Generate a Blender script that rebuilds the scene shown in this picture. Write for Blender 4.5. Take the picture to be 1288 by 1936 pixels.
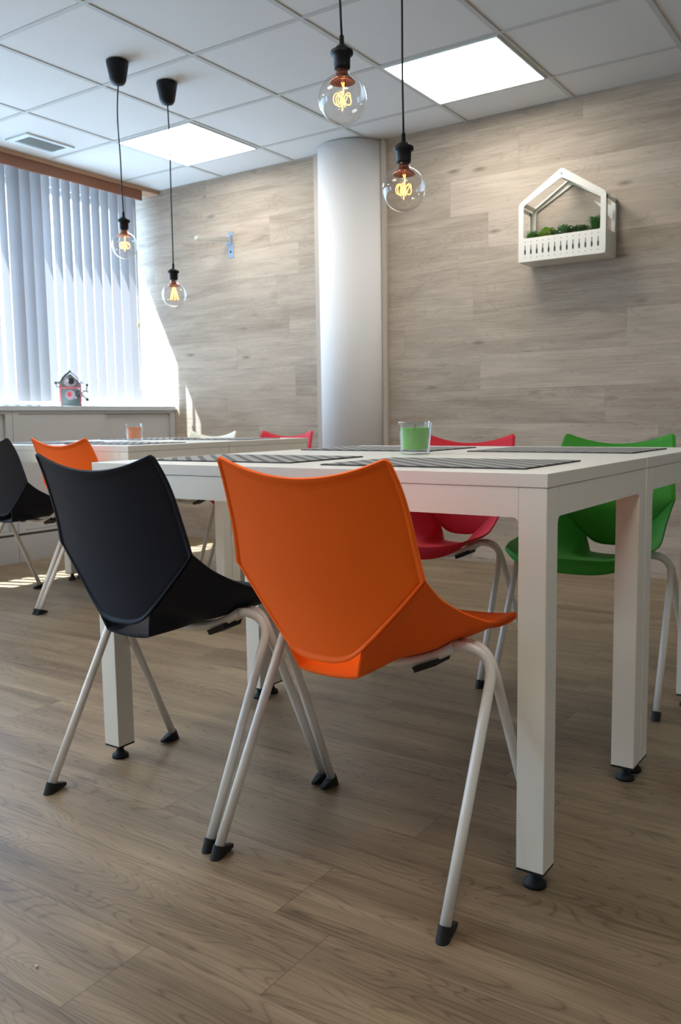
import bpy, bmesh, math, random
from mathutils import Vector, Matrix

# ------------------------------------------------------------------ scene, camera, light
S = bpy.context.scene
for _o in list(bpy.data.objects):
    bpy.data.objects.remove(_o)
COL = S.collection
random.seed(7)

S.view_settings.view_transform = 'Standard'
S.view_settings.look = 'None'
S.view_settings.gamma = 1.0
S.view_settings.use_curve_mapping = False
S.view_settings.exposure = 0.68
S.cycles.max_bounces = 10
S.cycles.diffuse_bounces = 5
S.cycles.transparent_max_bounces = 24
S.cycles.sample_clamp_indirect = 8.0

YAW, PITCH, ROLL, F_PX = -0.59817, -0.10854, -0.01526, 1626.81
cam_pos = Vector((3.98710, -4.17548, 0.83684))
fw = Vector((math.sin(YAW) * math.cos(PITCH), math.cos(YAW) * math.cos(PITCH), math.sin(PITCH)))
rt = Vector((math.cos(YAW), -math.sin(YAW), 0))
up = rt.cross(fw)
r2 = rt * math.cos(ROLL) + up * math.sin(ROLL)
u2 = -rt * math.sin(ROLL) + up * math.cos(ROLL)
cd = bpy.data.cameras.new('camera')
cam = bpy.data.objects.new('camera', cd)
COL.objects.link(cam)
M = Matrix((r2, u2, -fw)).transposed().to_4x4()
M.translation = cam_pos
cam.matrix_world = M
cd.sensor_fit = 'VERTICAL'
cd.sensor_height = 36.0
cd.lens = 36.0 * F_PX / 1936.0
cd.dof.use_dof = True
cd.dof.focus_distance = 1.75
cd.dof.aperture_fstop = 8.5
cd.clip_start = 0.02
S.camera = cam

world = bpy.data.worlds.new('daylight')
S.world = world
world.use_nodes = True
wn = world.node_tree.nodes
wn['Background'].inputs[0].default_value = (0.47, 0.69, 1.0, 1)
wn['Background'].inputs[1].default_value = 7.5

sun_d = bpy.data.lights.new('sun', 'SUN')
sun_d.energy = 32.0
sun_d.angle = 0.006
sun_d.color = (0.78, 0.88, 1.0)
sun = bpy.data.objects.new('sun', sun_d)
COL.objects.link(sun)
sun.location = (-4, -3, 6)
sun.rotation_euler = Vector((1.0, 0.37, -2.04)).to_track_quat('-Z', 'Y').to_euler()

PANEL_POWER = 9.0      # emission of the ceiling light diffusers
FILAMENT = 5.0

# ------------------------------------------------------------------ node helpers
def new_mat(name):
    m = bpy.data.materials.new(name)
    m.use_nodes = True
    return m, m.node_tree.nodes, m.node_tree.links, m.node_tree.nodes['Principled BSDF']

def math_n(N, L, op, a, b=None, c=None):
    n = N.new('ShaderNodeMath'); n.operation = op
    for i, v in enumerate((a, b, c)):
        if v is None: continue
        if isinstance(v, (int, float)): n.inputs[i].default_value = v
        else: L.new(v, n.inputs[i])
    return n.outputs[0]

def noise(N, L, vec, scale, detail=2.0, rough=0.5, dist=0.0):
    n = N.new('ShaderNodeTexNoise'); n.inputs['Scale'].default_value = scale
    n.inputs['Detail'].default_value = detail; n.inputs['Roughness'].default_value = rough
    n.inputs['Distortion'].default_value = dist
    if vec is not None: L.new(vec, n.inputs['Vector'])
    return n.outputs['Fac']

def ramp(N, L, fac, stops):
    n = N.new('ShaderNodeValToRGB')
    e = n.color_ramp.elements
    while len(e) < len(stops): e.new(0.5)
    for k, (p, c) in enumerate(stops):
        e[k].position = p; e[k].color = (*c, 1)
    L.new(fac, n.inputs[0])
    return n.outputs[0]

def mixc(N, L, fac, a, b, mode='MIX'):
    n = N.new('ShaderNodeMix'); n.data_type = 'RGBA'; n.blend_type = mode
    for sock, v in ((n.inputs[0], fac), (n.inputs[6], a), (n.inputs[7], b)):
        if isinstance(v, (int, float)): sock.default_value = v
        elif isinstance(v, tuple): sock.default_value = (*v, 1)
        else: L.new(v, sock)
    return n.outputs[2]

def combine(N, L, x, y, z):
    n = N.new('ShaderNodeCombineXYZ')
    for i, v in enumerate((x, y, z)):
        if isinstance(v, (int, float)): n.inputs[i].default_value = v
        else: L.new(v, n.inputs[i])
    return n.outputs[0]

def bump(N, L, h, strength, dist, bsdf):
    b = N.new('ShaderNodeBump'); b.inputs['Strength'].default_value = strength
    b.inputs['Distance'].default_value = dist
    L.new(h, b.inputs['Height']); L.new(b.outputs[0], bsdf.inputs['Normal'])

def lin(r, g, b):
    f = lambda c: (c / 255 / 12.92) if c / 255 <= 0.04045 else ((c / 255 + 0.055) / 1.055) ** 2.4
    return (f(r), f(g), f(b))

def plain(name, col, rough=0.5, metal=0.0, spec=0.5, grain=0.0, gscale=300.0, coat=0.0):
    m, N, L, b = new_mat(name)
    b.inputs['Roughness'].default_value = rough
    b.inputs['Metallic'].default_value = metal
    b.inputs['Specular IOR Level'].default_value = spec
    b.inputs['Coat Weight'].default_value = coat
    tc = N.new('ShaderNodeTexCoord')
    f = noise(N, L, tc.outputs['Object'], 3.0, 3.0)
    c = mixc(N, L, math_n(N, L, 'MULTIPLY', f, 0.10), col, tuple(x * 0.75 for x in col))
    L.new(c, b.inputs['Base Color'])
    if grain > 0:
        h = noise(N, L, tc.outputs['Object'], gscale, 2.0)
        bump(N, L, h, grain, 0.001, b)
    return m

def plank_mat(name, ua, va, w, v0, plen, light, dark, ring, rough, seam=0.55, vary=0.5, spec=0.4, u0=0.0, streak=1.5, knots=0.45, su=1.2, sv=14.0, stagger=False, fibre=0.55, rfreq=70.0):
    """planks running along axis ua, rows stacked along axis va"""
    m, N, L, b = new_mat(name)
    g = N.new('ShaderNodeNewGeometry')
    sp = N.new('ShaderNodeSeparateXYZ'); L.new(g.outputs['Position'], sp.inputs[0])
    U = math_n(N, L, 'SUBTRACT', sp.outputs[ua], u0)
    V = math_n(N, L, 'DIVIDE', math_n(N, L, 'SUBTRACT', sp.outputs[va], v0), w)
    row = math_n(N, L, 'FLOOR', V)
    fv = math_n(N, L, 'FRACT', V)
    wn1 = N.new('ShaderNodeTexWhiteNoise'); wn1.noise_dimensions = '1D'; L.new(row, wn1.inputs['W'])
    if stagger:
        off = math_n(N, L, 'ADD', math_n(N, L, 'MULTIPLY', row, 0.454),
                     math_n(N, L, 'MULTIPLY', math_n(N, L, 'MULTIPLY', row, math_n(N, L, 'SUBTRACT', row, 1.0)), 0.17))
    else:
        off = math_n(N, L, 'MULTIPLY', wn1.outputs['Value'], plen * 1.0)
    Us = math_n(N, L, 'DIVIDE', math_n(N, L, 'ADD', U, off), plen)
    ci = math_n(N, L, 'FLOOR', Us)
    fu = math_n(N, L, 'FRACT', Us)
    wn2 = N.new('ShaderNodeTexWhiteNoise'); wn2.noise_dimensions = '3D'
    L.new(combine(N, L, row, ci, 3.7), wn2.inputs['Vector'])
    pid = wn2.outputs['Value']
    shift = math_n(N, L, 'MULTIPLY', pid, 37.0)
    # cathedral grain : contour lines of a stretched noise
    vv = math_n(N, L, 'MULTIPLY', V, w)
    vec = combine(N, L, math_n(N, L, 'ADD', math_n(N, L, 'MULTIPLY', U, 1.3), shift),
                  math_n(N, L, 'MULTIPLY', vv, 9.0), shift)
    n1 = noise(N, L, vec, 1.0, 2.0, 0.45, 0.3)
    rings = math_n(N, L, 'ABSOLUTE', math_n(N, L, 'SINE', math_n(N, L, 'MULTIPLY', n1, rfreq)))
    # fine fibres
    vec2 = combine(N, L, math_n(N, L, 'ADD', math_n(N, L, 'MULTIPLY', U, 4.0), shift),
                   math_n(N, L, 'MULTIPLY', vv, 170.0), shift)
    n2 = noise(N, L, vec2, 1.0, 3.0, 0.6)
    # broad streaks
    vec3 = combine(N, L, math_n(N, L, 'ADD', math_n(N, L, 'MULTIPLY', U, su), shift),
                   math_n(N, L, 'MULTIPLY', vv, sv), shift)
    n3 = noise(N, L, vec3, 1.0, 3.0, 0.55, 0.4)
    # knots
    vec4 = combine(N, L, math_n(N, L, 'ADD', math_n(N, L, 'MULTIPLY', U, 1.5), shift),
                   math_n(N, L, 'MULTIPLY', vv, 5.0), shift)
    vo = N.new('ShaderNodeTexVoronoi'); vo.inputs['Scale'].default_value = 1.6; L.new(vec4, vo.inputs['Vector'])
    knot = N.new('ShaderNodeMapRange'); knot.inputs[1].default_value = 0.02; knot.inputs[2].default_value = 0.16
    knot.inputs[3].default_value = 1.0; knot.inputs[4].default_value = 0.0
    L.new(math_n(N, L, 'ADD', vo.outputs['Distance'], math_n(N, L, 'MULTIPLY', n2, 0.06)), knot.inputs[0])
    kf = math_n(N, L, 'MULTIPLY', knot.outputs[0], knots)
    t = math_n(N, L, 'ADD', math_n(N, L, 'MULTIPLY', math_n(N, L, 'SUBTRACT', n3, 0.5), streak), 0.45)
    t = math_n(N, L, 'ADD', t, math_n(N, L, 'MULTIPLY', math_n(N, L, 'SUBTRACT', pid, 0.5), vary))
    t = math_n(N, L, 'ADD', t, math_n(N, L, 'MULTIPLY', math_n(N, L, 'SUBTRACT', n2, 0.5), fibre))
    t = math_n(N, L, 'SUBTRACT', t, math_n(N, L, 'MULTIPLY', math_n(N, L, 'POWER', math_n(N, L, 'SUBTRACT', 1.0, rings), 3.0), ring))
    col = ramp(N, L, t, [(0.0, dark), (1.0, light)])
    col = mixc(N, L, kf, col, tuple(x * 0.35 for x in dark))
    # seams
    ev = math_n(N, L, 'MULTIPLY', math_n(N, L, 'MINIMUM', fv, math_n(N, L, 'SUBTRACT', 1.0, fv)), w)
    eu = math_n(N, L, 'MULTIPLY', math_n(N, L, 'MINIMUM', fu, math_n(N, L, 'SUBTRACT', 1.0, fu)), plen)
    e = math_n(N, L, 'MINIMUM', ev, eu)
    sm = math_n(N, L, 'LESS_THAN', e, 0.0009)
    col = mixc(N, L, math_n(N, L, 'MULTIPLY', sm, seam), col, tuple(x * 0.4 for x in dark))
    L.new(col, b.inputs['Base Color'])
    b.inputs['Specular IOR Level'].default_value = spec
    rr = math_n(N, L, 'ADD', rough, math_n(N, L, 'MULTIPLY', math_n(N, L, 'SUBTRACT', n2, 0.5), 0.15))
    L.new(rr, b.inputs['Roughness'])
    h = math_n(N, L, 'SUBTRACT', n2, math_n(N, L, 'MULTIPLY', sm, 2.0))
    bump(N, L, h, 0.12, 0.0006, b)
    return m

MAT = {}
MAT['floor'] = plank_mat('oak laminate floor', 0, 1, 0.178, -3.10, 1.32, lin(161, 138, 108), lin(98, 80, 59),
                         0.34, 0.42, vary=0.24, spec=0.45, u0=3.106, stagger=True, fibre=0.95, rfreq=110.0, knots=0.6)
MAT['wallwood'] = plank_mat('oak laminate wall', 0, 2, 0.193, 0.021, 1.30, lin(206, 192, 175), lin(148, 134, 118),
                            0.18, 0.6, seam=0.35, vary=0.28, streak=1.0, knots=0.8, su=2.2, sv=13.0, fibre=0.8, rfreq=90.0, spec=0.3)
MAT['tablewhite'] = plain('table white lacquer', lin(228, 222, 210), 0.38, grain=0.02)
MAT['metalwhite'] = plain('powder coated white steel', lin(234, 228, 214), 0.42, grain=0.05, gscale=600)
MAT['tubewhite'] = plain('white tube steel', lin(226, 220, 210), 0.3, coat=0.2)
MAT['black'] = plain('black plastic', lin(13, 13, 14), 0.5, spec=0.3, grain=0.1, gscale=400)
MAT['blackfoot'] = plain('black rubber', lin(16, 16, 17), 0.65)
MAT['plaster'] = plain('white plaster', lin(228, 226, 224), 0.85, grain=0.15, gscale=80)
MAT['dullwall'] = plain('grey plaster', lin(215, 210, 202), 0.9, grain=0.15, gscale=80)
MAT['cabinet'] = plain('pale grey laminate', lin(178, 176, 174), 0.5)
MAT['cabinetdark'] = plain('cabinet shadow gap', lin(96, 94, 92), 0.6)
MAT['worktop'] = plain('pale worktop laminate', lin(184, 188, 192), 0.45)
MAT['brown'] = plain('brown valance board', lin(128, 76, 46), 0.5, grain=0.1)
MAT['tan'] = plain('tan ceiling trim', lin(176, 136, 104), 0.5)
MAT['stripwood'] = plain('pale oak strip', lin(190, 178, 164), 0.55)
MAT['galv'] = plain('galvanised steel', lin(176, 190, 206), 0.35, metal=0.7)
MAT['armgrey'] = plain('grey beige painted steel', lin(176, 174, 166), 0.5)
MAT['bar'] = plain('ceiling grid bar', lin(186, 184, 178), 0.6)
MAT['ventgrey'] = plain('vent grey', lin(206, 210, 208), 0.6)
MAT['ventwhite'] = plain('vent white', lin(214, 220, 220), 0.6)
MAT['planter'] = plain('planter white enamel', lin(232, 228, 216), 0.4)
MAT['frame'] = plain('white window frame', lin(232, 234, 236), 0.4)
MAT['card'] = plain('white card', lin(238, 234, 224), 0.8)
MAT['copper'] = plain('copper', lin(196, 122, 92), 0.25, metal=0.9)

for nm, c in (('orange', lin(255, 104, 16)), ('navy', lin(18, 21, 33)), ('red', lin(206, 33, 46)),
              ('green', lin(56, 138, 38)), ('cream', lin(232, 226, 200))):
    MAT[nm] = plain(nm + ' polypropylene', c, 0.55, spec=0.22, grain=0.12, gscale=900)

def ceiling_tile():
    m, N, L, b = new_mat('mineral fibre ceiling tile')
    tc = N.new('ShaderNodeNewGeometry')
    n = noise(N, L, tc.outputs['Position'], 90.0, 3.0, 0.6)
    v = N.new('ShaderNodeTexVoronoi'); v.inputs['Scale'].default_value = 70; L.new(tc.outputs['Position'], v.inputs['Vector'])
    spot = math_n(N, L, 'LESS_THAN', math_n(N, L, 'ADD', v.outputs['Distance'], math_n(N, L, 'MULTIPLY', n, 0.35)), 0.24)
    c = mixc(N, L, math_n(N, L, 'MULTIPLY', spot, 0.28), lin(214, 212, 208), lin(140, 136, 130))
    c = mixc(N, L, math_n(N, L, 'MULTIPLY', n, 0.12), c, lin(180, 178, 174))
    L.new(c, b.inputs['Base Color'])
    b.inputs['Roughness'].default_value = 0.9
    b.inputs['Specular IOR Level'].default_value = 0.2
    bump(N, L, n, 0.3, 0.002, b)
    return m
MAT['tile'] = ceiling_tile()

def emis(name, col, st):
    m, N, L, b = new_mat(name)
    b.inputs['Base Color'].default_value = (*col, 1)
    b.inputs['Emission Color'].default_value = (*col, 1)
    b.inputs['Emission Strength'].default_value = st
    return m
MAT['panel'] = emis('light diffuser', (1.0, 0.95, 0.87), PANEL_POWER)
MAT['filament'] = emis('glowing filament', (1.0, 0.44, 0.07), FILAMENT)

def thin_glass(name, tint=(1, 1, 1), refl=1.0, base=0.0):
    m = bpy.data.materials.new(name); m.use_nodes = True
    N, L = m.node_tree.nodes, m.node_tree.links
    N.clear()
    out = N.new('ShaderNodeOutputMaterial')
    tr = N.new('ShaderNodeBsdfTransparent'); tr.inputs[0].default_value = (*tint, 1)
    gl = N.new('ShaderNodeBsdfGlossy'); gl.inputs['Roughness'].default_value = 0.02
    fr = N.new('ShaderNodeLayerWeight'); fr.inputs[0].default_value = 0.5
    f = math_n(N, L, 'ADD', math_n(N, L, 'MULTIPLY', math_n(N, L, 'POWER', fr.outputs['Facing'], 4.0), 0.9 * refl), 0.035 * refl + base)
    f = math_n(N, L, 'MINIMUM', f, 1.0)
    mx = N.new('ShaderNodeMixShader')
    L.new(f, mx.inputs[0]); L.new(tr.outputs[0], mx.inputs[1]); L.new(gl.outputs[0], mx.inputs[2])
    L.new(mx.outputs[0], out.inputs[0])
    return m
MAT['bulbglass'] = thin_glass('bulb glass', (0.97, 0.96, 0.94), 1.2, 0.01)
MAT['pane'] = thin_glass('window pane', (0.97, 0.99, 0.98), 0.8)
MAT['tumbler'] = thin_glass('tumbler glass', (0.95, 0.97, 0.96), 1.6, 0.05)

def slat_mat():
    m = bpy.data.materials.new('blind fabric'); m.use_nodes = True
    N, L = m.node_tree.nodes, m.node_tree.links
    N.clear()
    out = N.new('ShaderNodeOutputMaterial')
    d = N.new('ShaderNodeBsdfDiffuse'); t = N.new('ShaderNodeBsdfTranslucent')
    g = N.new('ShaderNodeTexCoord')
    mp = N.new('ShaderNodeMapping'); mp.inputs['Scale'].default_value = (60, 60, 900)
    L.new(g.outputs['Object'], mp.inputs[0])
    n = noise(N, L, mp.outputs[0], 1.0, 2.0)
    c = mixc(N, L, math_n(N, L, 'MULTIPLY', n, 0.25), lin(142, 134, 130), lin(120, 113, 111))
    L.new(c, d.inputs[0]); L.new(c, t.inputs[0])
    mx = N.new('ShaderNodeMixShader'); mx.inputs[0].default_value = 0.30
    L.new(d.outputs[0], mx.inputs[1]); L.new(t.outputs[0], mx.inputs[2])
    L.new(mx.outputs[0], out.inputs[0])
    return m
MAT['slat'] = slat_mat()

def wax(name, col):
    m, N, L, b = new_mat(name)
    tc = N.new('ShaderNodeTexCoord')
    n = noise(N, L, tc.outputs['Object'], 25.0, 2.0)
    L.new(mixc(N, L, math_n(N, L, 'MULTIPLY', n, 0.3), col, tuple(min(1, x * 1.3 + 0.03) for x in col)), b.inputs['Base Color'])
    b.inputs['Roughness'].default_value = 0.35
    b.inputs['Subsurface Weight'].default_value = 0.2
    b.inputs['Subsurface Radius'].default_value = (0.02, 0.02, 0.02)
    b.inputs['Subsurface Scale'].default_value = 0.3
    return m
MAT['waxgreen'] = wax('green wax', lin(104, 200, 40))
MAT['waxorange'] = wax('orange wax', lin(252, 128, 24))

def mat_fabric():
    m, N, L, b = new_mat('woven placemat')
    g = N.new('ShaderNodeTexCoord')
    sp = N.new('ShaderNodeSeparateXYZ'); L.new(g.outputs['Object'], sp.inputs[0])
    # diagonal bars with a broken weave
    dd = math_n(N, L, 'MULTIPLY', math_n(N, L, 'ADD', sp.outputs[0], sp.outputs[1]), 0.7071)
    al = math_n(N, L, 'MULTIPLY', math_n(N, L, 'SUBTRACT', sp.outputs[0], sp.outputs[1]), 0.7071)
    per = 0.033
    k = math_n(N, L, 'DIVIDE', dd, per)
    fr = math_n(N, L, 'FRACT', k)
    bar = math_n(N, L, 'LESS_THAN', fr, 0.40)
    odd = math_n(N, L, 'MODULO', math_n(N, L, 'ABSOLUTE', math_n(N, L, 'FLOOR', k)), 2.0)
    dash = math_n(N, L, 'FRACT', math_n(N, L, 'ADD', math_n(N, L, 'DIVIDE', al, 0.006), 0.0))
    dashm = math_n(N, L, 'ADD', math_n(N, L, 'MULTIPLY', math_n(N, L, 'GREATER_THAN', dash, 0.3), 0.55), 0.45)
    f = math_n(N, L, 'MULTIPLY', bar, dashm)
    n = noise(N, L, g.outputs['Object'], 700.0, 2.0)
    base = mixc(N, L, n, lin(176, 170, 160), lin(118, 114, 108))
    c = mixc(N, L, f, base, lin(58, 57, 57))
    L.new(c, b.inputs['Base Color'])
    b.inputs['Roughness'].default_value = 0.75
    bump(N, L, math_n(N, L, 'ADD', n, bar), 0.4, 0.0008, b)
    return m
MAT['mat'] = mat_fabric()
MAT['matedge'] = plain('placemat edge', lin(62, 60, 60), 0.8)
MAT['leaf_a'] = plain('fresh green leaf', lin(158, 190, 88), 0.5)
MAT['leaf_b'] = plain('grey green leaf', lin(130, 168, 122), 0.5)
MAT['leaf_c'] = plain('dark green leaf', lin(70, 124, 54), 0.5)
MAT['leaf_d'] = plain('grass green leaf', lin(84, 136, 52), 0.5)
MAT['soil'] = plain('dark soil', lin(50, 40, 32), 0.9, grain=0.5, gscale=120)
MAT['orn_body'] = plain('grey green painted metal', lin(116, 134, 134), 0.5)
MAT['orn_roof'] = plain('weathered grey roof', lin(96, 106, 110), 0.5)
MAT['orn_pink'] = plain('dusty pink paint', lin(190, 112, 116), 0.5)
MAT['orn_pale'] = plain('pale lilac paint', lin(186, 172, 182), 0.5)
MAT['orn_dark'] = plain('dark metal', lin(44, 46, 50), 0.4)
MAT['orn_red'] = plain('coral heart paint', lin(214, 84, 92), 0.4)
MAT['knob'] = plain('tan knob', lin(206, 186, 140), 0.5)
MAT['crumb'] = plain('pale crumb', lin(210, 196, 176), 0.8)
MAT['folder'] = plain('pale grey cover', lin(170, 184, 188), 0.5)

# ------------------------------------------------------------------ mesh helpers
def box(bm, x0, x1, y0, y1, z0, z1, mi=0):
    vs = [bm.verts.new(p) for p in ((x0, y0, z0), (x1, y0, z0), (x1, y1, z0), (x0, y1, z0),
                                    (x0, y0, z1), (x1, y0, z1), (x1, y1, z1), (x0, y1, z1))]
    for f in ((0, 3, 2, 1), (4, 5, 6, 7), (0, 1, 5, 4), (1, 2, 6, 5), (2, 3, 7, 6), (3, 0, 4, 7)):
        fc = bm.faces.new([vs[i] for i in f]); fc.material_index = mi
    return vs

def tube(bm, pts, r, seg=12, caps=True, mi=0):
    pts = [Vector(p) for p in pts]
    n = len(pts)
    tang = []
    for i in range(n):
        a = pts[max(0, i - 1)]; b = pts[min(n - 1, i + 1)]
        tang.append((b - a).normalized())
    ref = Vector((0, 0, 1)) if abs(tang[0].z) < 0.9 else Vector((1, 0, 0))
    nrm = (ref - tang[0] * ref.dot(tang[0])).normalized()
    rings = []
    for i in range(n):
        if i:
            nrm = (nrm - tang[i] * nrm.dot(tang[i]))
            nrm.normalize()
        bi = tang[i].cross(nrm)
        rr = r[i] if isinstance(r, (list, tuple)) else r
        rings.append([bm.verts.new(pts[i] + (nrm * math.cos(2 * math.pi * k / seg) + bi * math.sin(2 * math.pi * k / seg)) * rr)
                      for k in range(seg)])
    for i in range(n - 1):
        for k in range(seg):
            f = bm.faces.new((rings[i][k], rings[i][(k + 1) % seg], rings[i + 1][(k + 1) % seg], rings[i + 1][k]))
            f.smooth = True; f.material_index = mi
    if caps:
        for rg in (rings[0][::-1], rings[-1]):
            f = bm.faces.new(rg); f.material_index = mi

def lathe(bm, prof, seg=40, c=(0, 0, 0), mi=0, smooth=True):
    rings = []
    for (r, z) in prof:
        if r < 1e-6:
            rings.append([bm.verts.new((c[0], c[1], c[2] + z))])
        else:
            rings.append([bm.verts.new((c[0] + r * math.cos(2 * math.pi * k / seg), c[1] + r * math.sin(2 * math.pi * k / seg), c[2] + z))
                          for k in range(seg)])
    for a, b in zip(rings[:-1], rings[1:]):
        for k in range(seg):
            k2 = (k + 1) % seg
            if len(a) == 1 and len(b) == 1: continue
            if len(a) == 1: f = bm.faces.new((a[0], b[k2], b[k]))
            elif len(b) == 1: f = bm.faces.new((a[k], a[k2], b[0]))
            else: f = bm.faces.new((a[k], a[k2], b[k2], b[k]))
            f.smooth = smooth; f.material_index = mi

def obj(name, bm, mats, parent=None, bevel=0.0, seg=2, recalc=True):
    if recalc: bmesh.ops.recalc_face_normals(bm, faces=bm.faces[:])
    me = bpy.data.meshes.new(name)
    bm.to_mesh(me); bm.free()
    if not isinstance(mats, (list, tuple)): mats = [mats]
    for m in mats: me.materials.append(m)
    o = bpy.data.objects.new(name, me)
    COL.objects.link(o)
    if parent is not None: o.parent = parent
    if bevel:
        b = o.modifiers.new('bevel', 'BEVEL'); b.width = bevel; b.segments = seg
        b.limit_method = 'ANGLE'; b.angle_limit = math.radians(35)
    return o

def new(): return bmesh.new()

def boxobj(name, dims, mats, parent=None, bevel=0.0):
    bm = new(); box(bm, *dims); return obj(name, bm, mats, parent, bevel)

def tag(o, label, cat, group=None, kind=None):
    o['label'] = label; o['category'] = cat
    if group: o['group'] = group
    if kind: o['kind'] = kind
    return o

def thing(name, label, cat, loc=(0, 0, 0), rz=0.0, group=None):
    o = bpy.data.objects.new(name, None); COL.objects.link(o)
    o.empty_display_size = 0.1
    o.location = loc; o.rotation_euler = (0, 0, rz)
    return tag(o, label, cat, group)

def dup(root, loc, rz, label, group=None):
    def cp(o, par):
        c = o.copy(); COL.objects.link(c)
        c.parent = par
        for k in list(o.children): cp(k, c)
        return c
    c = cp(root, None)
    c.location = loc; c.rotation_euler = (0, 0, rz)
    c['label'] = label
    if group: c['group'] = group
    return c

def struct(name, bm, mats, bevel=0.0, parent=None):
    o = obj(name, bm, mats, parent, bevel)
    if parent is None: o['kind'] = 'structure'
    return o

# ------------------------------------------------------------------ room shell
XW, YW, ZC = -0.93, 0.3195, 2.4545      # window wall, back wall, tile plane
XR, YF = 6.6, -8.4
bm = new(); box(bm, XW - 0.1, XR + 0.1, YF - 0.1, YW + 0.15, -0.08, 0.0); struct('floor', bm, MAT['floor'])
bm = new(); box(bm, XW - 0.1, XR + 0.1, YF - 0.1, YW + 0.15, ZC, ZC + 0.1); struct('ceiling', bm, MAT['tile'])
bm = new(); box(bm, XW - 0.1, XR + 0.1, YW, YW + 0.15, 0, ZC); struct('wall_back', bm, MAT['wallwood'])
bm = new(); box(bm, XR, XR + 0.1, YF, YW, 0, ZC); struct('wall_right', bm, MAT['dullwall'])
bm = new(); box(bm, XW - 0.1, XR, YF - 0.1, YF, 0, ZC); struct('wall_front', bm, MAT['dullwall'])
WY0, WY1, WZ0, WZ1 = -6.4, 0.3155, 0.93, 2.40
bm = new()
box(bm, XW - 0.1, XW, YF, YW, 0, WZ0)
box(bm, XW - 0.1, XW, YF, YW, WZ1, ZC)
box(bm, XW - 0.1, XW, YF, WY0, WZ0, WZ1)
box(bm, XW - 0.1, XW, WY1, YW, WZ0, WZ1)
struct('wall_left', bm, MAT['plaster'])

# windows in the left wall: frame + pane
wy = [WY1, -2.0, -4.2, WY0]
for i in range(3):
    a, b = wy[i + 1], wy[i]
    bm = new()
    x0, x1, t = XW - 0.085, XW - 0.045, 0.035
    box(bm, x0, x1, a, b, WZ0, WZ0 + t); box(bm, x0, x1, a, b, WZ1 - t, WZ1)
    box(bm, x0, x1, a, a + t, WZ0 + t, WZ1 - t); box(bm, x0, x1, b - (t if i else 0.012), b, WZ0 + t, WZ1 - t)
    w = struct('window_%d' % (i + 1), bm, MAT['frame'])
    boxobj('pane', (XW - 0.068, XW - 0.064, a + t, b - t, WZ0 + t, WZ1 - t), MAT['pane'], w)

# sampling portal in the window opening
pd = bpy.data.lights.new('window_portal', 'AREA'); pd.shape = 'RECTANGLE'
pd.size = WY1 - WY0; pd.size_y = WZ1 - WZ0; pd.cycles.is_portal = True
po = bpy.data.objects.new('window_portal', pd); COL.objects.link(po)
po.location = (XW - 0.12, (WY0 + WY1) / 2, (WZ0 + WZ1) / 2)
po.rotation_euler = Matrix(((0, 0, -1), (1, 0, 0), (0, -1, 0))).to_euler()
po.rotation_euler = (math.radians(90), 0, math.radians(-90))

# ceiling grid bars
lights = [(0, 0), (3, 0), (0, 5), (3, 5), (6, 5), (0, 10), (3, 10)]   # i along x, j along -y (tile between j and j+1); rows beyond the first are unseen, added as fill light
bm = new()
zb0, zb1 = 2.4505, ZC
for i in range(-1, 11):
    box(bm, 0.6 * i - 0.012, 0.6 * i + 0.012, YF, YW, zb0, zb1)
for j in range(0, 14):
    y = -0.6 * j
    for i in range(-2, 11):
        a = max(XW, 0.6 * i + 0.012); b = min(XR, 0.6 * (i + 1) - 0.012)
        if b > a: box(bm, a, b, y - 0.012, y + 0.012, zb0 + 0.0005, zb1)
struct('trim_1', bm, MAT['bar'])

# ------------------------------------------------------------------ column and its trims
bm = new()
seg = 64
lathe(bm, [(0.0, 0.0), (0.224, 0.0), (0.224, ZC - 0.006), (0.0, ZC - 0.006)], seg, (1.038, 0.36, 0))
struct('column', bm, MAT['plaster'])
bm = new(); box(bm, 0.775, 0.812, YW - 0.022, YW, 0, 2.45); struct('trim_2', bm, MAT['stripwood'])
bm = new(); box(bm, 1.262, 1.292, YW - 0.022, YW, 0, 2.45); struct('trim_3', bm, MAT['stripwood'])

# ------------------------------------------------------------------ valance and ceiling trim over the window
bm = new(); box(bm, -0.70, -0.59, -6.4, YW, 2.425, 2.4505); struct('trim_4', bm, MAT['tan'])
v = thing('window_valance', 'brown wooden valance board running along the ceiling over the blinds', 'valance', (-0.6, 0.17, 2.36))
boxobj('board', (-0.018, 0.0, -6.3, 0.0, 0.0, 0.065), MAT['brown'], v, 0.002)
boxobj('top_rail', (-0.10, -0.018, -6.3, 0.0, 0.05, 0.065), MAT['brown'], v)

# ------------------------------------------------------------------ vertical blind
vb = thing('vertical_blind', 'white fabric vertical blind with narrow slats hanging across the window', 'blind', (-0.75, 0.2, 0.96))
boxobj('head_rail', (-0.022, 0.022, -5.3, 0.03, 1.462, 1.486), MAT['frame'], vb)
for k in range(64):
    y = 0.20 - 0.08 * k
    ang = math.radians(24 if k in (10, 11, 12) else random.uniform(-3, 3))
    if k == 0: ang = math.radians(4)
    bm = new()
    n = 5
    top, bot = [], []
    for q in range(n):
        s = (q / (n - 1) - 0.5)
        px, py = s * 0.089, 0.004 * (1 - (2 * s) ** 2)
        sw = 0.0
        X = px * math.cos(ang) - py * math.sin(ang); Y = px * math.sin(ang) + py * math.cos(ang)
        top.append(bm.verts.new((X, Y + y - 0.2, 1.462)))
        bot.append(bm.verts.new((X, Y + y - 0.2, 0.012)))
    for q in range(n - 1):
        f = bm.faces.new((top[q], top[q + 1], bot[q + 1], bot[q])); f.smooth = True
    obj('slat', bm, MAT['slat'], vb)
bm = new(); tube(bm, [(0.05, -0.02, 1.43), (0.052, -0.02, 0.75), (0.055, -0.02, 0.10)], 0.0045, 8)
obj('wand', bm, MAT['frame'], vb)
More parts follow.
